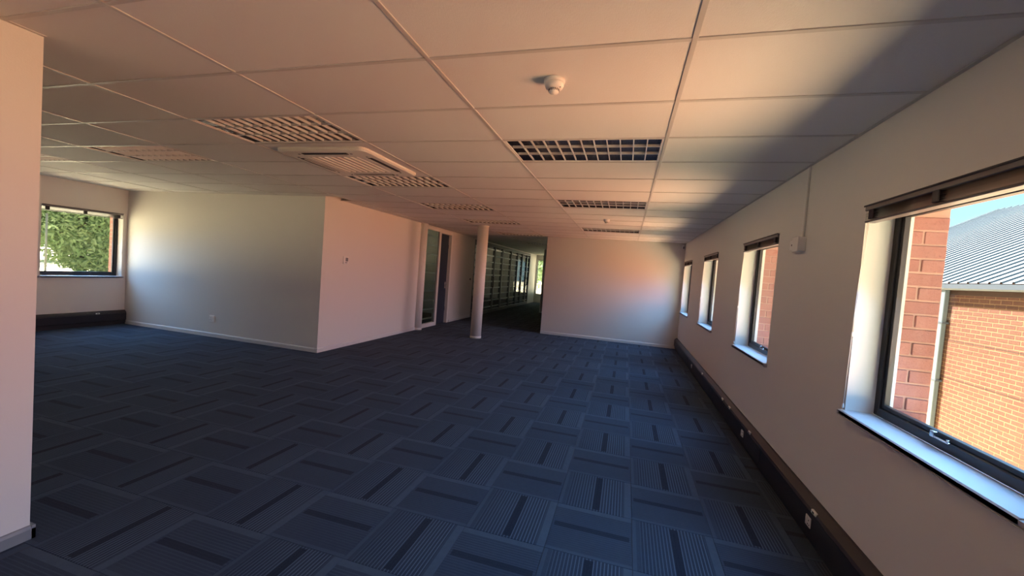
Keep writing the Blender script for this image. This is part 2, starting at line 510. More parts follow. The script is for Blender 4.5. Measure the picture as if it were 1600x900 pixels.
# ------------------------------------------------------------------ ceiling: soffit, grid, tiles
ceiling = struct('ceiling', MB().box((XL - 0.42, YB - 0.3, 2.80), (XR + 0.42, YE + 0.3, 2.95)), SLAB, 'suspended tiled ceiling with exposed grid', 'ceiling')
GX = [-1.016 + 1.2 * k for k in range(-7, 2)] + [XR]      # runner positions, the last cell is cut at the wall
GX[0] = XL
GY = [1.816 + .6 * k for k in range(-10, 34)]
troffers = {}                                             # (column, row) -> cell holds a light
def col_of(x): return min(range(len(GX) - 1), key=lambda k: abs((GX[k] + GX[k + 1]) / 2 - x))
def row_of(y): return min(range(len(GY) - 1), key=lambda k: abs((GY[k] + GY[k + 1]) / 2 - y))
LIGHTS = [(-0.416, 3.316, 'ceiling light with dark louvre cells beside the near smoke detector'),
          (-0.416, 5.716, 'ceiling light with dark louvre cells midway between the two smoke detectors'),
          (-0.416, 8.716, 'ceiling light between the distant smoke detector and the far white wall'),
          (-2.816, 2.716, 'ceiling light with pale louvres on the open-room side of the air conditioner'),
          (-2.816, 4.516, 'ceiling light touching the corridor side of the ceiling air conditioner'),
          (-2.816, 6.316, 'ceiling light between the air conditioner and the round column'),
          (-2.816, 8.116, 'ceiling light just in front of the round white column'),
          (-2.816, 10.516, 'ceiling light at the mouth of the dark corridor'),
          (-2.816, 13.516, 'ceiling light inside the dark corridor'),
          (-5.216, 3.316, 'ceiling light with warm slatted louvres in front of the office block corner'),
          (-7.616, 3.316, 'ceiling light nearest the window with trees outside')]
for (x, y, l) in LIGHTS: troffers[(col_of(x), row_of(y))] = l
ac_cells = {(col_of(-2.816), row_of(3.316)), (col_of(-2.816), row_of(3.916))}
tile_cache = {}
hidden = MB()
def tile_mesh(w, h):
    k = (round(w, 3), round(h, 3))
    if k not in tile_cache:
        mb = MB().cbox((-w / 2, -h / 2, 0), (w / 2, h / 2, .014), .004)
        tile_cache[k] = mb.mesh('ceiling_tile', TILE)
    return tile_cache[k]
def ceiling_region(x, y):
    if y > YF: return XB < x < XC
    if y > YBK: return x > XB
    return True
for ci in range(len(GX) - 1):
    for ri in range(len(GY) - 1):
        xa, xb, ya, yb = GX[ci], GX[ci + 1], GY[ri], GY[ri + 1]
        ya, yb = max(ya, YB), min(yb, YE)
        if yb - ya < .05: continue
        xm, ym = (xa + xb) / 2, (ya + yb) / 2
        if (ci, ri) in troffers or (ci, ri) in ac_cells: continue
        if ya < YF < yb and xm > XC: yb = YF; ym = (ya + yb) / 2
        if ya < YBK < yb and xm < XB: yb = YBK; ym = (ya + yb) / 2
        if ym > YBK and xa < XB < xb: xa = XB; xm = (xa + xb) / 2
        if ym > YF and xa < XC < xb: xb = XC; xm = (xa + xb) / 2
        if not ceiling_region(xm, ym): continue
        w, h = xb - xa - .006, yb - ya - .006
        if w < .03 or h < .03: continue
        if in_view(xm, ym, H, 220) and ym > .6 and not (xm < XP and ym < 1.0):
            obj('ceiling_tile', tile_mesh(w, h), ceiling, (xm, ym, H + .0))
        else: hidden.box((xm - w / 2, ym - h / 2, H), (xm + w / 2, ym + h / 2, H + .012))
o = part('ceiling_tile_remainder', hidden, TILE, ceiling); o['kind'] = 'stuff'
# exposed tee grid: flange below the tiles
bw = .012
for gx in GX[1:-1]:
    if gx > XC: y1 = YF
    elif gx > XB: y1 = YE
    else: y1 = YBK
    part('main_runner', MB().cbox((gx - bw, YB, H - .0055), (gx + bw, y1, H + .001), .0015).box((gx - .002, YB, H + .001), (gx + .002, y1, H + .04)), TBAR, ceiling)
for gy in GY:
    if gy < YB or gy > YE: continue
    x0 = XL if gy < YBK else XB
    x1 = XR if gy < YF else XC
    segs = [(x0, x1)] if abs(gy - 3.616) > .01 else [(x0, -3.416), (-2.216, x1)]     # the cassette takes two cells
    for (xa, xb) in segs: part('cross_tee', MB().cbox((xa, gy - bw, H - .0045), (xb, gy + bw, H + .001), .0015), TBAR, ceiling)
# shadow-line angle where the ceiling meets the walls
part('wall_angle', MB().box((XR - .022, YB, H - .004), (XR, YF, H + .001)), TBAR, ceiling)
part('wall_angle', MB().box((XL, YBK - .02, H - .004), (XB, YBK, H + .001)), TBAR, ceiling)
part('wall_angle', MB().box((XC, YF - .02, H - .004), (XR, YF, H + .001)), TBAR, ceiling)
part('wall_angle', MB().box((XP, YB, H - .004), (XP + .022, YP, H + .001)), TBAR, ceiling)

# ------------------------------------------------------------------ outer walls
def opens(ws): return [(a, b, ZS - .03, ZH) for (a, b) in ws]
wall_right = struct('wall_right', wall_y(MB(), XR, XR + .19, YB - .3, YE, -.2, 2.80, opens(RIGHT_WINS + RIGHT_BACK)), WALL,
                    'long plain window wall with dark trunking along its foot', 'wall')
wall_left = struct('wall_left', wall_y(MB(), XL - .19, XL, YB - .3, YE, -.2, 2.80, opens(LEFT_WINS + LEFT_OFFICE)), WALL,
                   'window wall looking out on green trees', 'wall')
# outer brick leaf
part('brick_leaf', wall_y(MB(), XR + .19, XR + .42, YB - .3, YE, -1.4, 2.80, [(a - .02, b + .04 + .107, ZS - .04, ZH) for (a, b) in RIGHT_WINS] + opens(RIGHT_BACK)), FACE_MORTAR, wall_right)
part('brick_leaf', wall_y(MB(), XL - .42, XL - .19, YB - .3, YE, -.7, 2.80, [(a - .02, b + .03 + (.107 if (a, b) in LEFT_WINS else 0), ZS - .04, ZH) for (a, b) in LEFT_WINS + LEFT_OFFICE]), FACE_MORTAR, wall_left)
CRS = .0805
stretcher = MB().cbox((0, 0, 0), (.2225, .104, .0705), .004).mesh('brick', FACE_BRICK)
half_a = MB().cbox((0, 0, 0), (.106, .104, .0705), .004).mesh('brick', FACE_BRICK)
def reveal_bricks(parent, x_in, sgn, yface):
    """jamb of face bricks looking along -Y, from x_in outwards"""
    n = int((ZH - ZS + .04) / CRS) + 1
    back = MB().box((x_in, yface + .006, ZS - .04), (x_in + sgn * .226, yface + .107, ZH))
    part('mortar_bed', back, FACE_MORTAR, parent)
    for k in range(n):
        z = ZS - .04 + k * CRS
        jit = random.uniform(-.003, .003)
        if z + .0705 > ZH: continue
        if k % 2 == 0:
            x = x_in + .003 if sgn > 0 else x_in - .2255
            obj('brick', stretcher, parent, (x, yface + jit, z))
        else:
            for q in (0, 1):
                x = x_in + .003 + q * .1165 if sgn > 0 else x_in - .109 - q * .1165
                obj('brick', half_a, parent, (x, yface + random.uniform(-.003, .003), z))
for (a, b) in RIGHT_WINS: reveal_bricks(wall_right, XR + .19, 1, b + .035)
for (a, b) in LEFT_WINS: reveal_bricks(wall_left, XL - .19, -1, b + .025)
# plain inside walls
struct('wall_back', MB().box((XL, YB - .2, 0), (XR, YB, 2.80)), WALL, 'wall behind the open plan office', 'wall')
struct('wall_far', wall_x(MB(), YF, YF + .12, XC, XR, 0, 2.80, []), WALL, 'plain partition wall at the end of the open floor', 'wall')
struct('wall_near', MB().box((XP - .12, YB, 0), (XP, YP, 2.80)), WALL, 'wall stub with grey skirting close to the viewer', 'wall')
struct('wall_block_front', MB().box((XL, YBK, 0), (XB - .12, YBK + .12, 2.80)), WALL, 'wall of the office block beside the green window', 'wall')
bl = wall_y(MB(), XB - .12, XB, YBK, YE, 0, 2.80, [(9.06, 10.76, 0, 2.56), (12.55, 20.5, 0, 2.56)])
struct('wall_block_side', bl, WALL, 'wall of the office block with the small thermostat', 'wall')
struct('wall_corridor', MB().box((XC, YF + .12, 0), (XC + .12, YE, 2.80)), WALL, 'hidden side wall of the dark corridor', 'wall')
struct('wall_end', wall_x(MB(), YE, YE + .2, XL, XC + .12, 0, 2.80, [(-4.80, -3.7, .45, 2.35)]), WALL, 'end wall of the dark corridor with a bright window', 'wall')
struct('wall_office', MB().box((XL, 12.42, 0), (XB - .12, 12.54, 2.80)), WALL, 'dividing wall inside the glazed offices', 'wall')
# unseen roof; overhang and added eaves are shaped to hold off the sun
struct('roof_slab', MB().box((XL - 1.25, YB - 1.0, 2.96), (XR + .50, YE + 1.0, 3.10)), SLAB, 'flat roof with overhanging eaves', 'roof')
struct('eaves_soffit', MB().box((XL - 1.25, YB - 1.0, 2.62), (XL - .43, YE + 1, 2.955)), SLAB, 'boxed eaves over the garden windows', 'roof')

# ------------------------------------------------------------------ skirtings
def skirting(name, poly_axis, a, b, pos, sgn, label, mat=None):
    """moulded skirting; profile in (offset from wall, z)"""
    prof = [(0, 0), (.016, 0), (.016, .055), (.011, .068), (.006, .072), (0, .072)]
    pl = [(pos + sgn * q[0], q[1]) for q in prof]
    o = struct(name, MB().prism(pl, poly_axis, a, b), mat or SKIRT, label, 'skirting')
    return o
skirting('baseboard_far', 'x', XC, XR - .075, YF, -1, 'white skirting under the far partition wall')
skirting('baseboard_block', 'x', XL + .075, XB + .016, YBK, -1, 'white skirting under the socket wall of the office block')
skirting('baseboard_side', 'y', YBK, 8.93, XB, 1, 'white skirting under the thermostat wall')
skirting('baseboard_passage', 'y', 10.84, 12.5, XB, 1, 'white skirting past the slate blue door')
skirting('baseboard_near', 'y', YB, YP + .016, XP, 1, 'grey skirting of the wall stub beside the viewer', GREYP)
struct('baseboard_stub', MB().box((XP - .12, YP, 0), (XP + .016, YP + .016, .072)), GREYP, 'short skirting return on the end of the wall stub', 'skirting')

# ------------------------------------------------------------------ windows
def window(name, x_face, sgn, y0, y1, label, blind_label, opener=True, detail=True):
    """sgn +1: outside is +X. frame sits .14 m behind the plaster face"""
    xf = x_face + sgn * .14
    root = thing(name, (x_face, (y0 + y1) / 2, ZS), label, 'window', None, 'structure')
    L = (-x_face, -(y0 + y1) / 2, -ZS)
    def P(nm, mb, mat, lab=None): return part(nm, mb, mat, root, L, lab)
    fw = .045
    fr = MB()
    fr.cbox((xf, y0, ZS), (xf + sgn * .05, y0 + fw, ZH), .004).cbox((xf, y1 - fw, ZS), (xf + sgn * .05, y1, ZH), .004)
    fr.cbox((xf, y0 + fw, ZS), (xf + sgn * .05, y1 - fw, ZS + .05), .004).cbox((xf, y0 + fw, ZH - .05), (xf + sgn * .05, y1 - fw, ZH), .004)
    P('frame', fr, BRONZE, 'dark bronze window frame')
    sa, sb, sz0, sz1 = y0 + fw, y1 - fw, ZS + .05, ZH - .05
    sash = MB(); sw = .022
    xs0, xs1 = xf + sgn * .012, xf + sgn * .042
    sash.cbox((xs0, sa, sz0), (xs1, sa + sw, sz1), .003).cbox((xs0, sb - sw, sz0), (xs1, sb, sz1), .003)
    sash.cbox((xs0, sa + sw, sz0), (xs1, sb - sw, sz0 + sw), .003).cbox((xs0, sa + sw, sz1 - sw), (xs1, sb - sw, sz1), .003)
    s = P('sash', sash, BRONZE)
    part('pane', MB().box((xf + sgn * .025, sa + sw - .004, sz0 + sw - .004), (xf + sgn * .029, sb - sw + .004, sz1 - sw + .004)), GLASS, s)
    # pale mastic strip between frame and brick
    P('mastic_strip', MB().box((xf + sgn * .051, y1 - .012, ZS), (xf + sgn * .085, y1 + .034, ZH)), REVEAL)
    if opener:
        ym = y0 + .62
        st = part('stay', MB().cbox((xf - sgn * .014, ym - .055, ZS + .046), (xf - sgn * .006, ym + .055, ZS + .054), .002)
                  .cbox((xf - sgn * .016, ym + .035, ZS + .046), (xf, ym + .06, ZS + .075), .002), SILVER, root, L, 'silver window stay')
        part('peg', MB().tube((xf - sgn * .01, ym - .045, ZS + .054), (xf - sgn * .01, ym - .045, ZS + .064), .005, 8), SILVER, st)
    # sill board with rounded nose
    n0 = x_face - sgn * .030
    pl = [(xf, ZS), (n0 + sgn * .006, ZS), (n0, ZS - .006), (n0, ZS - .024), (n0 + sgn * .006, ZS - .03), (xf, ZS - .03)]
    P('sill', MB().prism(pl, 'y', y0, y1), SILLM)
    P('sill_nose', MB().prism([(x_face, ZS - .001), (n0, ZS - .006), (n0, ZS - .024), (x_face, ZS - .029)], 'y', y0 - .022, y1 + .022), SILLM)
    P('sill_edge', MB().cbox((n0 - sgn * .001, y0 - .024, ZS - .034), (x_face, y1 + .024, ZS - .029), .001), SILLM)
    # bright plaster linings of the opening
    for (a, b) in ((y1 - .003, y1 - .0005), (y0 + .0005, y0 + .003)):
        P('jamb_lining', MB().box((x_face - sgn * .001, a, ZS), (xf, b, ZH)), REVEAL)
    P('head_lining', MB().box((x_face - sgn * .001, y0, ZH - .003), (xf, y1, ZH - .0005)), REVEAL)
    if blind_label:
        bx = x_face - sgn * .012
        b = thing('venetian_blind', (bx, (y0 + y1) / 2, ZH), blind_label, 'blind', 'raised venetian blinds')
        LB = (-bx, -(y0 + y1) / 2, -ZH)
        ya, yb = y0 + .006, y1 - .006
        xa, xb = bx - .000, bx + sgn * .055
        part('head_rail', MB().cbox((xa, ya, ZH - .036), (xb, yb, ZH - .006), .004), BLINDGREY, b, LB, 'grey metal head rail')
        part('valance', MB().cbox((xa - sgn * .006, ya - .004, ZH - .012), (xa - sgn * .001, yb + .004, ZH - .002), .002), BLINDDARK, b, LB)
        sm = MB()
        prof = [(xa + sgn * .002, 0), (xa + sgn * .027, .004), (xa + sgn * .052, 0), (xa + sgn * .027, .0025)]
        slat = MB().prism(prof, 'y', ya + .01, yb - .01).mesh('slat', SLATMAT)
        for k in range(8):
            obj('slat', slat, b, (LB[0] + random.uniform(-.003, .003), LB[1], LB[2] + ZH - .045 - k * .0058))
        part('bottom_rail', MB().cbox((xa, ya + .008, ZH - .104), (xb - sgn * .003, yb - .008, ZH - .092), .003), SLATMAT, b, LB)
        for yy in (ya + .07, (ya + yb) / 2, yb - .07):
            part('bracket', MB().cbox((xa - sgn * .004, yy - .022, ZH - .088), (xa + sgn * .03, yy + .022, ZH - .034), .003), BLINDDARK, b, LB)
        yc = y1 - .05
        for q, ze in ((0, ZS + .45), (.014, ZS + .02)):
            c = MB(); pts = [(x_face - sgn * .004, yc + q, ZH - .06), (x_face - sgn * .010, yc + .02 + q, ZH - .5), (x_face - sgn * .012, yc + .035 + q, ze)]
            for m in range(2): c.tube(pts[m], pts[m + 1], .0016, 6)
            cd = part('cord', c, TRIMW, b, LB)
            part('cord_knob', MB().lathe(pts[2], [(.001, .02), (.005, .012), (.0055, -.006), (.001, -.012)], 10), PLASTIC, cd)
    return root

wl_r = ['large bronze framed window with neighbouring brick house and sky outside',
        'second bronze framed window along the trunking wall, past the conduit box',
        'third bronze framed window along the trunking wall',
        'last bronze framed window, tight against the far partition']
bl_r = ['raised grey venetian blind over the window showing the neighbouring house',
        'raised grey venetian blind over the window just past the conduit box',
        'raised grey venetian blind over the third window of the trunking wall',
        'raised grey venetian blind over the window against the far partition']
wk = 1
for k, (a, b) in enumerate(RIGHT_WINS):
    window('window_%d' % wk, XR, 1, a, b, wl_r[k], bl_r[k]); wk += 1
for k, (a, b) in enumerate(RIGHT_BACK):
    window('window_%d' % wk, XR, 1, a, b, 'bronze framed window of the trunking wall behind the viewer', None, False); wk += 1
for (a, b) in LEFT_WINS:
    window('window_%d' % wk, XL, -1, a, b, 'bronze framed window full of green foliage', 'raised grey venetian blind over the window full of foliage', False); wk += 1
for (a, b) in LEFT_OFFICE:
    window('window_%d' % wk, XL, -1, a, b, 'bronze framed garden window in the rear offices', None, False); wk += 1
# corridor end window
ew = thing('window_%d' % wk, (-4.25, YE, .45), 'tall bright window closing the dark corridor', 'window', None, 'structure')
LE = (4.25, -YE, -.45)
fr = MB()
for x in (-4.80, -4.44, -4.08, -3.74): fr.cbox((x, YE + .05, .45), (x + .04, YE + .10, 2.35), .003)
for z in (.45, 2.31): fr.cbox((-4.76, YE + .05, z), (-3.74, YE + .10, z + .04), .003)
part('frame', fr, GREYALU, ew, LE)
for x in (-4.76, -4.40, -4.04): part('pane', MB().box((x, YE + .07, .49), (x + .32 if x < -4.1 else -3.74, YE + .074, 2.31)), GLASS, ew, LE)
for k in range(14): part('slat', MB().cbox((-4.79, YE + .01, .55 + k * .125), (-3.72, YE + .04, .553 + k * .125), .001), PLASTIC, ew, LE)

# ------------------------------------------------------------------ power trunking along the side walls
def trunking(x_face, sgn, y0, y1, label, sockets):
    """sgn: direction into the room"""
    t = thing('power_trunking', (x_face, (y0 + y1) / 2, 0), label, 'trunking')
    LT = (-x_face, -(y0 + y1) / 2, 0)
    d = .062
    body = [(x_face, .035), (x_face + sgn * .045, .035), (x_face + sgn * .045, .07), (x_face + sgn * d, .085), (x_face + sgn * d, .215), (x_face, .215)]
    part('body', MB().prism(body, 'y', y0, y1), TRUNK, t, LT)
    lid = [(x_face, .217), (x_face + sgn * d, .217), (x_face + sgn * (d - .006), .236), (x_face + sgn * .018, .272), (x_face, .272)]
    part('lid', MB().prism(lid, 'y', y0, y1), TRUNKTOP, t, LT, 'slightly lighter sloping lid')
    part('plinth', MB().box((x_face, y0, 0), (x_face + sgn * .03, y1, .035)), TRUNK, t, LT)
    y = y0 + 1.4
    while y < y1 - .4:
        part('joint_cover', MB().cbox((x_face, y, .082), (x_face + sgn * (d + .003), y + .05, .219), .002), TRUNK, t, LT); y += 2.2
    for (yy, kind) in sockets:
        xa = x_face + sgn * d
        if kind == 's':
            s = part('socket', MB().cbox((xa, yy - .036, .118), (xa + sgn * .008, yy + .036, .184), .004), SKIRT, t, LT, 'off-white socket plate')
            part('rocker_switch', MB().cbox((xa + sgn * .008, yy + .012, .152), (xa + sgn * .012, yy + .026, .174), .002), PLASTIC, s)
            hole = MB()
            for (dy, dz) in ((-.014, .162), (-.024, .136), (-.004, .136)):
                hole.tube((xa + sgn * .0075, yy + dy, dz), (xa + sgn * .0092, yy + dy, dz), .0045, 10)
            part('pin_hole', hole, BLACK, s)
        else:
            s = part('data_outlet', MB().cbox((xa - sgn * .012, yy - .03, .222), (xa + sgn * .004, yy + .03, .246), .003), PLASTIC, t, LT, 'small white data outlet')
            part('port', MB().box((xa + sgn * .0035, yy - .012, .228), (xa + sgn * .0046, yy + .012, .24)), BLACK, s)
    return t
trunking(XR, -1, YB, YF, 'charcoal power trunking with white sockets along the four window wall',
         [(3.0, 's'), (2.95, 'd'), (4.35, 'd'), (4.55, 's'), (5.15, 'd'), (5.5, 'd'), (7.9, 's'), (6.9, 'd')])
trunking(XL, 1, YB, YBK, 'charcoal power trunking under the foliage window', [(5.2, 'd')])

# ------------------------------------------------------------------ ceiling lights
def make_light():
    r = thing('ceiling_light', (0, 0, H), '', 'ceiling light', 'recessed louvre lights')
    w, h = .588, .288                                     # half sizes
    fl = MB()
    for (a, b) in (((-w, -h, 0), (w, -h + .018, .006)), ((-w, h - .018, 0), (w, h, .006)), ((-w, -h + .018, 0), (-w + .018, h - .018, .006)), ((w - .018, -h + .018, 0), (w, h - .018, .006))):
        fl.cbox(a, b, .0015)
    part('frame', fl, TRIMW, r)
    hs = MB(); z1 = .105
    hs.box((-w + .014, -h + .014, z1), (w - .014, h - .014, z1 + .004))
    hs.box((-w + .012, -h + .014, .002), (-w + .016, h - .014, z1)).box((w - .016, -h + .014, .002), (w - .012, h - .014, z1))
    hs.box((-w + .014, -h + .012, .002), (w - .014, -h + .016, z1)).box((-w + .014, h - .016, .002), (w - .014, h - .012, z1))
    part('housing', hs, HOUSE, r, (0, 0, 0), 'mirrored reflector housing')
    x0, x1, y0, y1 = -w + .018, w - .018, -h + .018, h - .018
    def blade(axis, a, b, pos):
        pr = [(pos - .0042, .003), (pos + .0042, .003), (pos + .0025, .012), (pos + .0012, .023), (pos - .0012, .023), (pos - .0025, .012)]
        return MB().prism(pr, axis, a, b)
    long_b = blade('x', x0, x1, 0).mesh('long_blade', BLADE)
    for k in (1, 2): obj('long_blade', long_b, r, (0, y0 + (y1 - y0) * k / 3, 0))
    cross = blade('y', y0, y1, 0).mesh('cross_blade', BLADE)
    for k in range(1, 12): obj('cross_blade', cross, r, (x0 + (x1 - x0) * k / 12, 0, 0))
    return r
def copy_tree(o, parent=None):
    c = o.copy(); COL.objects.link(c)
    if parent is not None: c.parent = parent
    for ch in list(o.children): copy_tree(ch, c)
    return c
proto = None
for (x, y, l) in LIGHTS:
    if proto is None: proto = make_light(); o = proto
    else: o = copy_tree(proto)
    ci, ri = col_of(x), row_of(y)
    o.location = ((GX[ci] + GX[ci + 1]) / 2, (GY[ri] + GY[ri + 1]) / 2, H)
    o['label'] = l

# ------------------------------------------------------------------ ceiling cassette air conditioner
ax, ay = -2.816, 3.616
ac = thing('air_conditioner', (ax, ay, H), 'square beige ceiling cassette air conditioner with dark air slots', 'air conditioner')
def rrect(w, r, n=5):
    pts = []
    for (cx, cy, a0) in ((w - r, w - r, 0), (-w + r, w - r, 90), (-w + r, -w + r, 180), (w - r, -w + r, 270)):
        for k in range(n + 1):
            t = math.radians(a0 + 90 * k / n); pts.append((cx + r * math.cos(t), cy + r * math.sin(t)))
    return pts
def ring(mb, outer, inner, za, zb):
    n = len(outer)
    vs = [(p[0], p[1], za) for p in outer] + [(p[0], p[1], zb) for p in inner]
    return mb.add(vs, [(k, (k + 1) % n, (k + 1) % n + n, k + n) for k in range(n)])
mb = MB()
mb.box((-.585, -.585, .0), (.585, .585, .012))
part('infill_panel', mb, TILE, ac)
pn = MB(); o0 = rrect(.49, .07); o1 = rrect(.475, .06); o2 = rrect(.29, .015)
ring(pn, o0, o0, .004, -.018); ring(pn, o0, o1, -.018, -.032); ring(pn, o1, o2, -.032, -.036); ring(pn, o2, o2, -.036, -.010)
part('fascia', pn, ACWHITE, ac, (0, 0, 0), 'beige rounded fascia')
for k in range(4):
    a = k * math.pi / 2
    sl = part('air_slot', MB().cbox((-.25, -.415, -.0385), (.25, -.365, -.030), .006), BLACK, ac, (0, 0, 0), 'black air slot')  # raised plate, its black stands in for shade inside the opening
    sl.rotation_euler = (0, 0, a)
    part('vane', MB().cbox((-.24, -.377, -.042), (.24, -.366, -.0385), .001), ACWHITE, sl)
    for q in (-1, 1):
        cl = part('corner_clip', MB().cbox((q * .29 - .012, -.40, -.041), (q * .29 + .012, -.38, -.034), .003), GREYP, ac); cl.rotation_euler = (0, 0, a)
gr = part('grille', MB().box((-.288, -.288, -.014), (.288, .288, -.010)), GREYP, ac, (0, 0, 0), 'grey filter behind the grille')
for k in range(8):
    x = -.255 + k * .073
    part('grille_slat', MB().prism([(x - .020, -.037), (x + .016, -.037), (x + .024, -.022), (x - .012, -.022)], 'y', -.285, .285), ACWHITE, gr)

# ------------------------------------------------------------------ smoke detectors
def smoke(x, y, label):
    s = thing('smoke_detector', (x, y, H), label, 'smoke detector', 'ceiling smoke detectors')
    part('base', MB().lathe((0, 0, 0), [(.0, .0), (.054, 0), (.055, -.012), (.052, -.018), (0.0, -.018)], 32), PLASTIC, s)
    part('head', MB().lathe((0, 0, 0), [(.0, -.018), (.047, -.018), (.049, -.030), (.044, -.042), (.030, -.048), (.0, -.048)], 32), PLASTIC, s)
    c = part('sensor_chamber', MB().lathe((0, 0, 0), [(.0, -.046), (.027, -.046), (.026, -.062), (.020, -.070), (.0, -.072)], 28), PLASTIC, s)
    vents = MB()
    for k in range(16):
        t = 2 * math.pi * k / 16; cx, cy = .0268 * math.cos(t), .0268 * math.sin(t)
        vents.tube((cx, cy, -.050), (cx * .975, cy * .975, -.060), .0022, 6)
    part('vent', vents, BLACK, c)
    part('indicator', MB().lathe((.036, -.02, -.046), [(0, 0), (.004, 0), (.003, -.003), (0, -.004)], 10), GREYP, s)
    return s
smoke(-.443, 2.10, 'white round smoke detector on the tile in front of the dark louvre light')
smoke(-.414, 7.11, 'small distant white smoke detector between two dark louvre lights')

# ------------------------------------------------------------------ columns
def column(x, y, r, label):
    c = thing('round_column', (x, y, 0), label, 'column', 'round white columns')
    part('shaft', MB().lathe((0, 0, 0), [(0, 0), (r, 0), (r, H), (0, H)], 40), WALL, c)
    part('base_ring', MB().lathe((0, 0, 0), [(r, 0), (r + .006, 0), (r + .006, .045), (r, .05)], 40), SKIRT, c)
    part('ceiling_collar', MB().lathe((0, 0, 0), [(r, H - .018), (r + .008, H - .016), (r + .008, H - .001), (r, H - .001)], 40), TRIMW, c)
    return c
column(-3.27, 8.88, .125, 'slim round white column standing free on the carpet')
column(-3.22, 16.5, .14, 'round column standing inside the dark corridor')
column(XB + .015, 9.0, .105, 'half round white column between thermostat wall and glass sidelight')

# ------------------------------------------------------------------ glazed sidelight, door
sl = thing('glass_sidelight', (XB, 9.5, 0), 'narrow full height glass sidelight beside the slate blue door', 'glass panel')
LS = (-XB, -9.5, 0)
f = MB()
f.cbox((XB - .08, 9.08, 0), (XB + .012, 9.12, 2.56), .003).cbox((XB - .08, 9.93, 0), (XB + .012, 10.03, 2.56), .003)
f.cbox((XB - .08, 9.12, 0), (XB + .012, 9.93, .10), .003).cbox((XB - .08, 9.12, 2.50), (XB + .012, 9.93, 2.56), .003)
part('frame', f, TRIMW, sl, LS)
part('glazing_bead', MB().cbox((XB - .02, 9.88, .10), (XB + .002, 9.93, 2.50), .003), GREYALU, sl, LS)
part('pane', MB().box((XB - .045, 9.12, .10), (XB - .039, 9.93, 2.50)), PGLASS, sl, LS)
d = thing('door_1', (XB, 10.4, 0), 'dark slate blue door in a white frame', 'door', None, 'structure')
LD = (-XB, -10.4, 0)
f = MB().cbox((XB - .12, 10.69, 0), (XB + .014, 10.77, 2.56), .003).cbox((XB - .12, 10.03, 2.48), (XB + .014, 10.69, 2.56), .003)
part('door_frame', f, TRIMW, d, LD)
lf = part('door_leaf', MB().cbox((XB - .115, 10.035, .008), (XB - .075, 10.69, 2.478), .003), DOORM, d, LD)
part('handle_plate', MB().cbox((XB - .075, 10.60, .98), (XB - .068, 10.645, 1.16), .002), SILVER, lf)
part('lever_handle', MB().tube((XB - .068, 10.62, 1.09), (XB - .03, 10.62, 1.09), .008, 10).tube((XB - .032, 10.625, 1.09), (XB - .032, 10.50, 1.085), .008, 10), SILVER, lf)
for z in (.35, 2.1): part('hinge', MB().cbox((XB - .078, 10.675, z), (XB - .062, 10.692, z + .11), .002), SILVER, lf)

# lock / call point on the wall by the column
k = thing('push_button', (XB, 12.3, 1.25), 'small dark round push button on the wall behind the round column', 'button')
part('plate', MB().cbox((0, -.05, -.06), (.012, .05, .06), .003), PLASTIC, k)
part('dome', MB().lathe((0, 0, 0), [(0, .03), (.03, .024), (.042, .0)], 18), BLACK, k).rotation_euler = (0, math.pi / 2, 0)

# ------------------------------------------------------------------ glazed office fronts along the corridor
def glazed(y0, y1, mull, label, door):
    g = thing('glazed_partition', (XB, (y0 + y1) / 2, 0), label, 'partition', 'glazed office fronts')
    LG = (-XB, -(y0 + y1) / 2, 0)
    def Pm(n, mb, m, l=None): return part(n, mb, m, g, LG, l)
    Pm('bottom_rail', MB().cbox((XB - .09, y0, 0), (XB + .01, y1, .12), .003), GREYALU)
    Pm('top_rail', MB().cbox((XB - .09, y0, 2.46), (XB + .01, y1, 2.56), .003), GREYALU)
    ys = [y0] + mull + [y1]
    for q in ys:
        a, b = max(y0, q - .035), min(y1, q + .035)
        Pm('mullion', MB().cbox((XB - .09, a, .12), (XB + .012, b, 2.46), .003), GREYALU)
    for q in range(len(ys) - 1):
        Pm('pane', MB().box((XB - .045, ys[q] + .03, .12), (XB - .038, ys[q + 1] - .03, 2.46)), PGLASS)
    if door is not None:
        Pm('door_pull', MB().tube((XB + .05, door, .95), (XB + .05, door, 1.35), .012, 10).tube((XB, door, .98), (XB + .05, door, .98), .008, 8).tube((XB, door, 1.32), (XB + .05, door, 1.32), .008, 8), BLACK)
    Pm('transom', MB().cbox((XB - .09, y0 + .035, 2.10), (XB + .011, ys[1] - .035, 2.15), .002), GREYALU)
glazed(12.55, 14.75, [13.55], 'glazed office front nearest the round column', 14.6)
glazed(14.75, 17.0, [15.75], 'glazed office front with two tall panes in the middle of the corridor', None)
glazed(17.0, 20.5, [18.1, 18.95, 19.9], 'long glazed office front deep in the corridor', 19.85)

# ------------------------------------------------------------------ wall fittings
t = thing('thermostat', (XB, 6.23, 1.575), 'small white thermostat with grey display on the office block wall', 'thermostat')
part('case', MB().cbox((0, -.066, -.066), (.02, .066, .066), .004), PLASTIC, t)
sc_ = part('display', MB().cbox((.0195, -.02, -.02), (.022, .05, .045), .001), GREYP, t, (0, 0, 0), 'grey display window')
part('button', MB().cbox((.0195, -.03, -.05), (.023, .03, -.035), .001), GREYP, t)
t = thing('wall_socket', (-7.18, YBK, .33), 'white single socket plate low on the office block wall', 'socket')
part('plate', MB().cbox((-.06, -.012, -.06), (.06, 0, .06), .004), PLASTIC, t)
part('rocker_switch', MB().cbox((.02, -.017, .01), (.042, -.012, .04), .002), PLASTIC, t)
hole = MB()
for (dx, dz) in ((-.018, .012), (-.034, -.022), (-.002, -.022)): hole.tube((dx, -.0115, dz), (dx, -.0128, dz), .007, 10)
part('pin_hole', hole, GREYP, t)
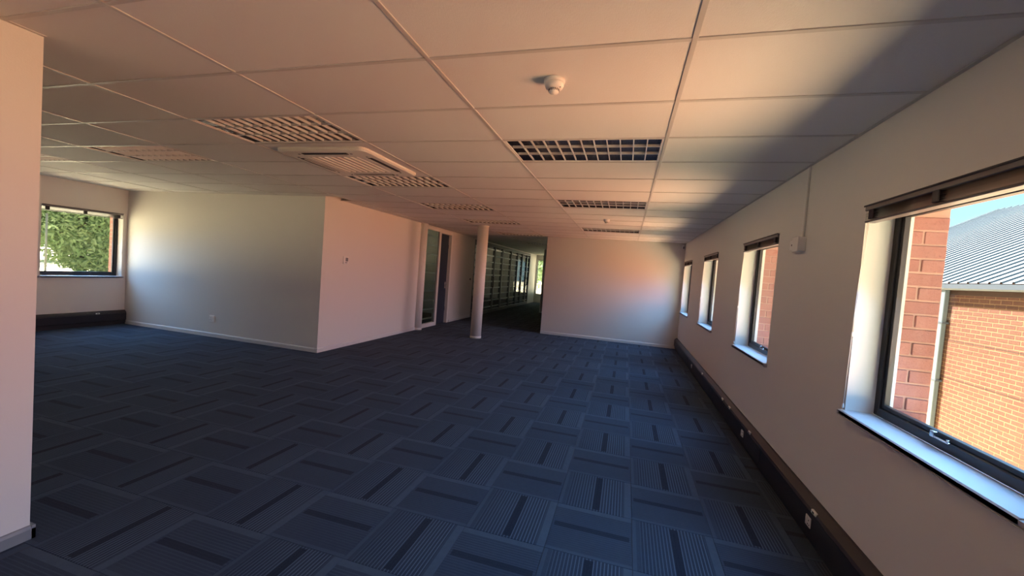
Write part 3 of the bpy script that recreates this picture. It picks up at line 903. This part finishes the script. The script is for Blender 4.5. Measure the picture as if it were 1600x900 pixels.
# conduit and junction box on the window wall
cd = thing('conduit_box', (XR, 3.72, 1.93), 'white square junction box with conduit rising to the ceiling', 'junction box')
part('conduit', MB().cbox((-.016, -.012, .10), (0, .012, H - 1.93 - .01), .003), WALL, cd, (0, 0, 0), 'slim painted conduit')
bx = part('box_body', MB().cbox((-.05, -.055, 0), (0, .055, .11), .005), PLASTIC, cd)
part('lid', MB().cbox((-.058, -.058, -.003), (-.050, .058, .113), .003), PLASTIC, bx)
sd = part('side_outlet', MB().cbox((-.045, .055, .012), (0, .145, .098), .004), PLASTIC, cd)
part('key_hole', MB().tube((-.044, .10, .055), (-.0465, .10, .055), .008, 10), BLACK, sd)
# motion sensor in the far corner
ms = thing('motion_sensor', (XR, YF, 2.50), 'small white motion sensor high in the corner of the far wall', 'sensor')
part('body', MB().prism([(-.075, 0), (-.06, -.05), (-.03, -.06), (0, -.03), (0, 0)], 'z', -.055, .055), PLASTIC, ms)
part('lens', MB().prism([(-.062, -.049), (-.046, -.060), (-.032, -.061), (-.045, -.045)], 'z', -.035, .02), GREYP, ms)

# ------------------------------------------------------------------ outside: ground
gm = MB()
gm.add([(-140, -80, -.7), (-9, -80, -.7), (-9, 120, -.7), (-140, 120, -.7)], [(0, 1, 2, 3)])
gm.add([(-9, -80, -1.4), (90, -80, -1.4), (90, 120, -1.4), (-9, 120, -1.4)], [(0, 1, 2, 3)])
struct('ground', gm, GROUND, 'pale sandy paving outside the building', 'ground')

# ------------------------------------------------------------------ neighbouring house
NX = 6.4
nb = thing('brick_house', (NX, 10, -1.4), 'orange brick house with grey corrugated roof outside the nearest window', 'house')
LN = (-NX, -10, 1.4)
NY0, NY1 = 2.0, 16.8
part('mortar_wall', MB().box((NX, NY0, -1.4), (NX + .3, NY1, 2.0)), NB_MORTAR, nb, LN)
part('gable_wall', MB().prism([(NX + .3, -1.4), (NX + 9.7, -1.4), (NX + 9.7, 1.9), (NX + 5.0, 4.3), (NX + .3, 1.9)], 'y', NY1 - .25, NY1), NB_BRICK, nb, LN)
NC, NL = .083, .232
brick_n = MB().cbox((0, 0, 0), (.05, .222, .073), .004).mesh('brick', NB_BRICK)
rest_b = MB(); cnt = 0
nz = int((1.88 + 1.4) / NC)
own = []
for kz in range(nz + 1):
    z = -1.4 + kz * NC
    if z + .073 > 1.90: break
    y = NY0 + (NL / 2 if kz % 2 else 0)
    while y + .222 < NY1:
        if 8.6 < y < 10.62 and z > -1.05 - (y - 8.7) * .1: own.append((y, z))
        else: rest_b.box((NX - .0025, y, z), (NX + .03, y + .222, z + .073))
        y += NL
own.sort(key=lambda q: q[0])
for n, (y, z) in enumerate(own):
    if n < 300: obj('brick', brick_n, nb, (LN[0] + NX - .0025 + random.uniform(-.001, .001), LN[1] + y, LN[2] + z))
    else: rest_b.box((NX - .0025, y, z), (NX + .03, y + .222, z + .073))
o = part('brickwork_remainder', rest_b, NB_BRICK, nb, LN); o['kind'] = 'stuff'
jm = MB()
for z in (.126, .882, 1.63):
    part('movement_joint', MB().box((NX - .004, NY0, z - .007), (NX + .004, NY1, z + .004)), NB_JOINT, nb, LN)
# fascia, gutter, downpipe
part('fascia', MB().cbox((NX - .022, NY0, 1.80), (NX + .02, NY1, 1.93), .004), NB_JOINT, nb, LN, 'brown fascia board')
gp = [(NX - .14, 2.02), (NX - .14, 1.93), (NX - .12, 1.90), (NX - .045, 1.90), (NX - .025, 1.93), (NX - .025, 2.03), (NX - .037, 2.03), (NX - .037, 1.94), (NX - .125, 1.94), (NX - .125, 2.02)]
part('gutter', MB().prism(gp, 'y', NY0 - .1, NY1 + .1), GUTTER, nb, LN)
dp = MB().cbox((NX - .11, 10.46, -1.4), (NX - .03, 10.57, 1.91), .008)
dpo = part('downpipe', dp, PIPE, nb, LN)
for z in (.0, 1.2): part('pipe_clip', MB().cbox((NX - .116, 10.44, z), (NX + .0, 10.59, z + .04), .003), GUTTER, dpo)
# ribbed roof sheets: real trapezoid ribs running up the slope
SL = .54
rm = MB(); x0, z0, x1 = NX - .12, 2.035, NX + 5.0
prof = []
y = NY0 - .2
while y < NY1 + .25:
    prof += [(y, 0), (y + .155, 0), (y + .160, .032), (y + .195, .032), (y + .205, 0)]; y += .24
vs = []; n = len(prof)
for (xx) in (x0, x1):
    for (py, ph) in prof: vs.append((xx, py, z0 + (xx - x0) * SL + ph))
rm.add(vs, [(q, q + 1, q + 1 + n, q + n) for q in range(n - 1)])
part('roof_sheet', rm, ROOFM, nb, LN, 'ribbed grey roof sheeting')
part('roof_sheet', MB().add([(x1, NY0 - .2, z0 + (x1 - x0) * SL), (x1, NY1 + .25, z0 + (x1 - x0) * SL), (x1 + 5.2, NY1 + .25, z0), (x1 + 5.2, NY0 - .2, z0)], [(0, 1, 2, 3)]), ROOFM, nb, LN)
part('barge_board', MB().prism([(x0, z0 - .14), (x1, z0 - .14 + (x1 - x0) * SL), (x1, z0 + .02 + (x1 - x0) * SL), (x0, z0 + .02)], 'y', NY1 + .22, NY1 + .26), GUTTER, nb, LN)

# ------------------------------------------------------------------ trees
def leaf_cloud(mb, c, r, n, size, rnd):
    for _ in range(n):
        while True:
            p = Vector((rnd.uniform(-1, 1), rnd.uniform(-1, 1), rnd.uniform(-1, 1)))
            if .25 < p.length < 1: break
        p = p * (p.length ** -.35)
        q = Vector((c[0] + p.x * r[0], c[1] + p.y * r[1], c[2] + p.z * r[2]))
        nrm = Vector((rnd.gauss(0, 1), rnd.gauss(0, 1), rnd.gauss(.4, 1))).normalized()
        a = nrm.orthogonal().normalized(); t = rnd.uniform(0, 6.28)
        b = nrm.cross(a); e = a * math.cos(t) + b * math.sin(t); g = nrm.cross(e)
        s = size * rnd.uniform(.6, 1.3)
        mb.add([q - e * s, q + g * s * .32, q + e * s, q - g * s * .32], [(0, 1, 2, 3)])
def tree(x, y, h, clumps, leaf, label, seed):
    rnd = random.Random(seed)
    t = thing('garden_tree', (x, y, -.7), label, 'tree', 'trees in the garden')
    tr = MB(); top = Vector((rnd.uniform(-.3, .3), rnd.uniform(-.3, .3), h * .62))
    tr.tube((0, 0, 0), (top.x * .5, top.y * .5, h * .3), .24, 12, .17); tr.tube((top.x * .5, top.y * .5, h * .3), tuple(top), .17, 12, .09)
    part('trunk', tr, BARK, t)
    lv = MB()
    for (c, r, n) in clumps:
        br = MB().tube((top.x * .5, top.y * .5, h * .3), (c[0] * .9, c[1] * .9, c[2] * .92), .07, 8, .025)
        part('branch', br, BARK, t)
        leaf_cloud(lv, c, r, n, leaf, rnd)
    me = bpy.data.meshes.new('foliage'); me.from_pydata(lv.v, [], lv.f); me.materials.append(LEAF)
    f = obj('foliage', me, t); f['kind'] = 'stuff'
def clumps_for(h, w, n, seed, low):
    rnd = random.Random(seed); out = []
    for k in range(9):
        a = k * 2.4; rr = w * (.25 + .6 * ((k * .37) % 1))
        out.append(((rr * math.cos(a), rr * math.sin(a), low + (h - low) * ((k * .31 + .12) % 1)), (w * .5, w * .5, h * .2), n // 9))
    return out
tree(-24.0, 12.6, 7.5, clumps_for(7.5, 3.6, 38000, 1, 1.55), .13, 'big leafy green tree filling the window of the office block side', 11)
tree(-38.0, 27.0, 8.0, clumps_for(8, 4.0, 9000, 2, 1.8), .22, 'green tree standing behind the big leafy tree', 12)
tree(-40.0, 13.0, 9.0, clumps_for(9, 5.0, 9000, 3, 1.8), .26, 'tall green tree farthest across the garden', 13)
tree(-24.0, 23.5, 7.5, clumps_for(7.5, 3.6, 6000, 4, 1.8), .22, 'green tree outside the rear offices', 14)
tree(-20.0, 31.0, 7.5, clumps_for(7.5, 3.6, 6000, 5, 1.8), .22, 'green tree beyond the corridor end', 15)
tree(-52.0, 26.0, 10.0, clumps_for(10, 7.5, 9000, 6, 2.2), .40, 'broad green tree closing the view behind the others', 16)
tree(-52.0, 41.0, 10.0, clumps_for(10, 7.0, 7000, 7, 2.2), .40, 'broad green tree far off behind the rear offices', 17)
tree(-5.0, 30.0, 6.5, clumps_for(6.5, 3.0, 6000, 8, 1.0), .20, 'green tree outside the bright corridor window', 18)
# post and meter box by the tree
gp_ = thing('garden_post', (-21.0, 10.0, -.7), 'pale post standing in front of the foliage', 'post')
part('shaft', MB().tube((0, 0, 0), (0, 0, 3.1), .032, 12), POSTM, gp_)
part('cap', MB().lathe((0, 0, 3.1), [(.04, 0), (.04, .03), (.0, .06)], 12), POSTM, gp_)
mbx = thing('meter_box', (-21.0, 10.7, -.7), 'cream yellow meter box on the ground below the tree', 'box')
part('cabinet', MB().cbox((-.15, -.18, 0), (.15, .18, .75), .02), YELLOW, mbx)
part('cover', MB().cbox((-.17, -.2, .75), (.17, .2, .80), .01), POSTM, mbx)
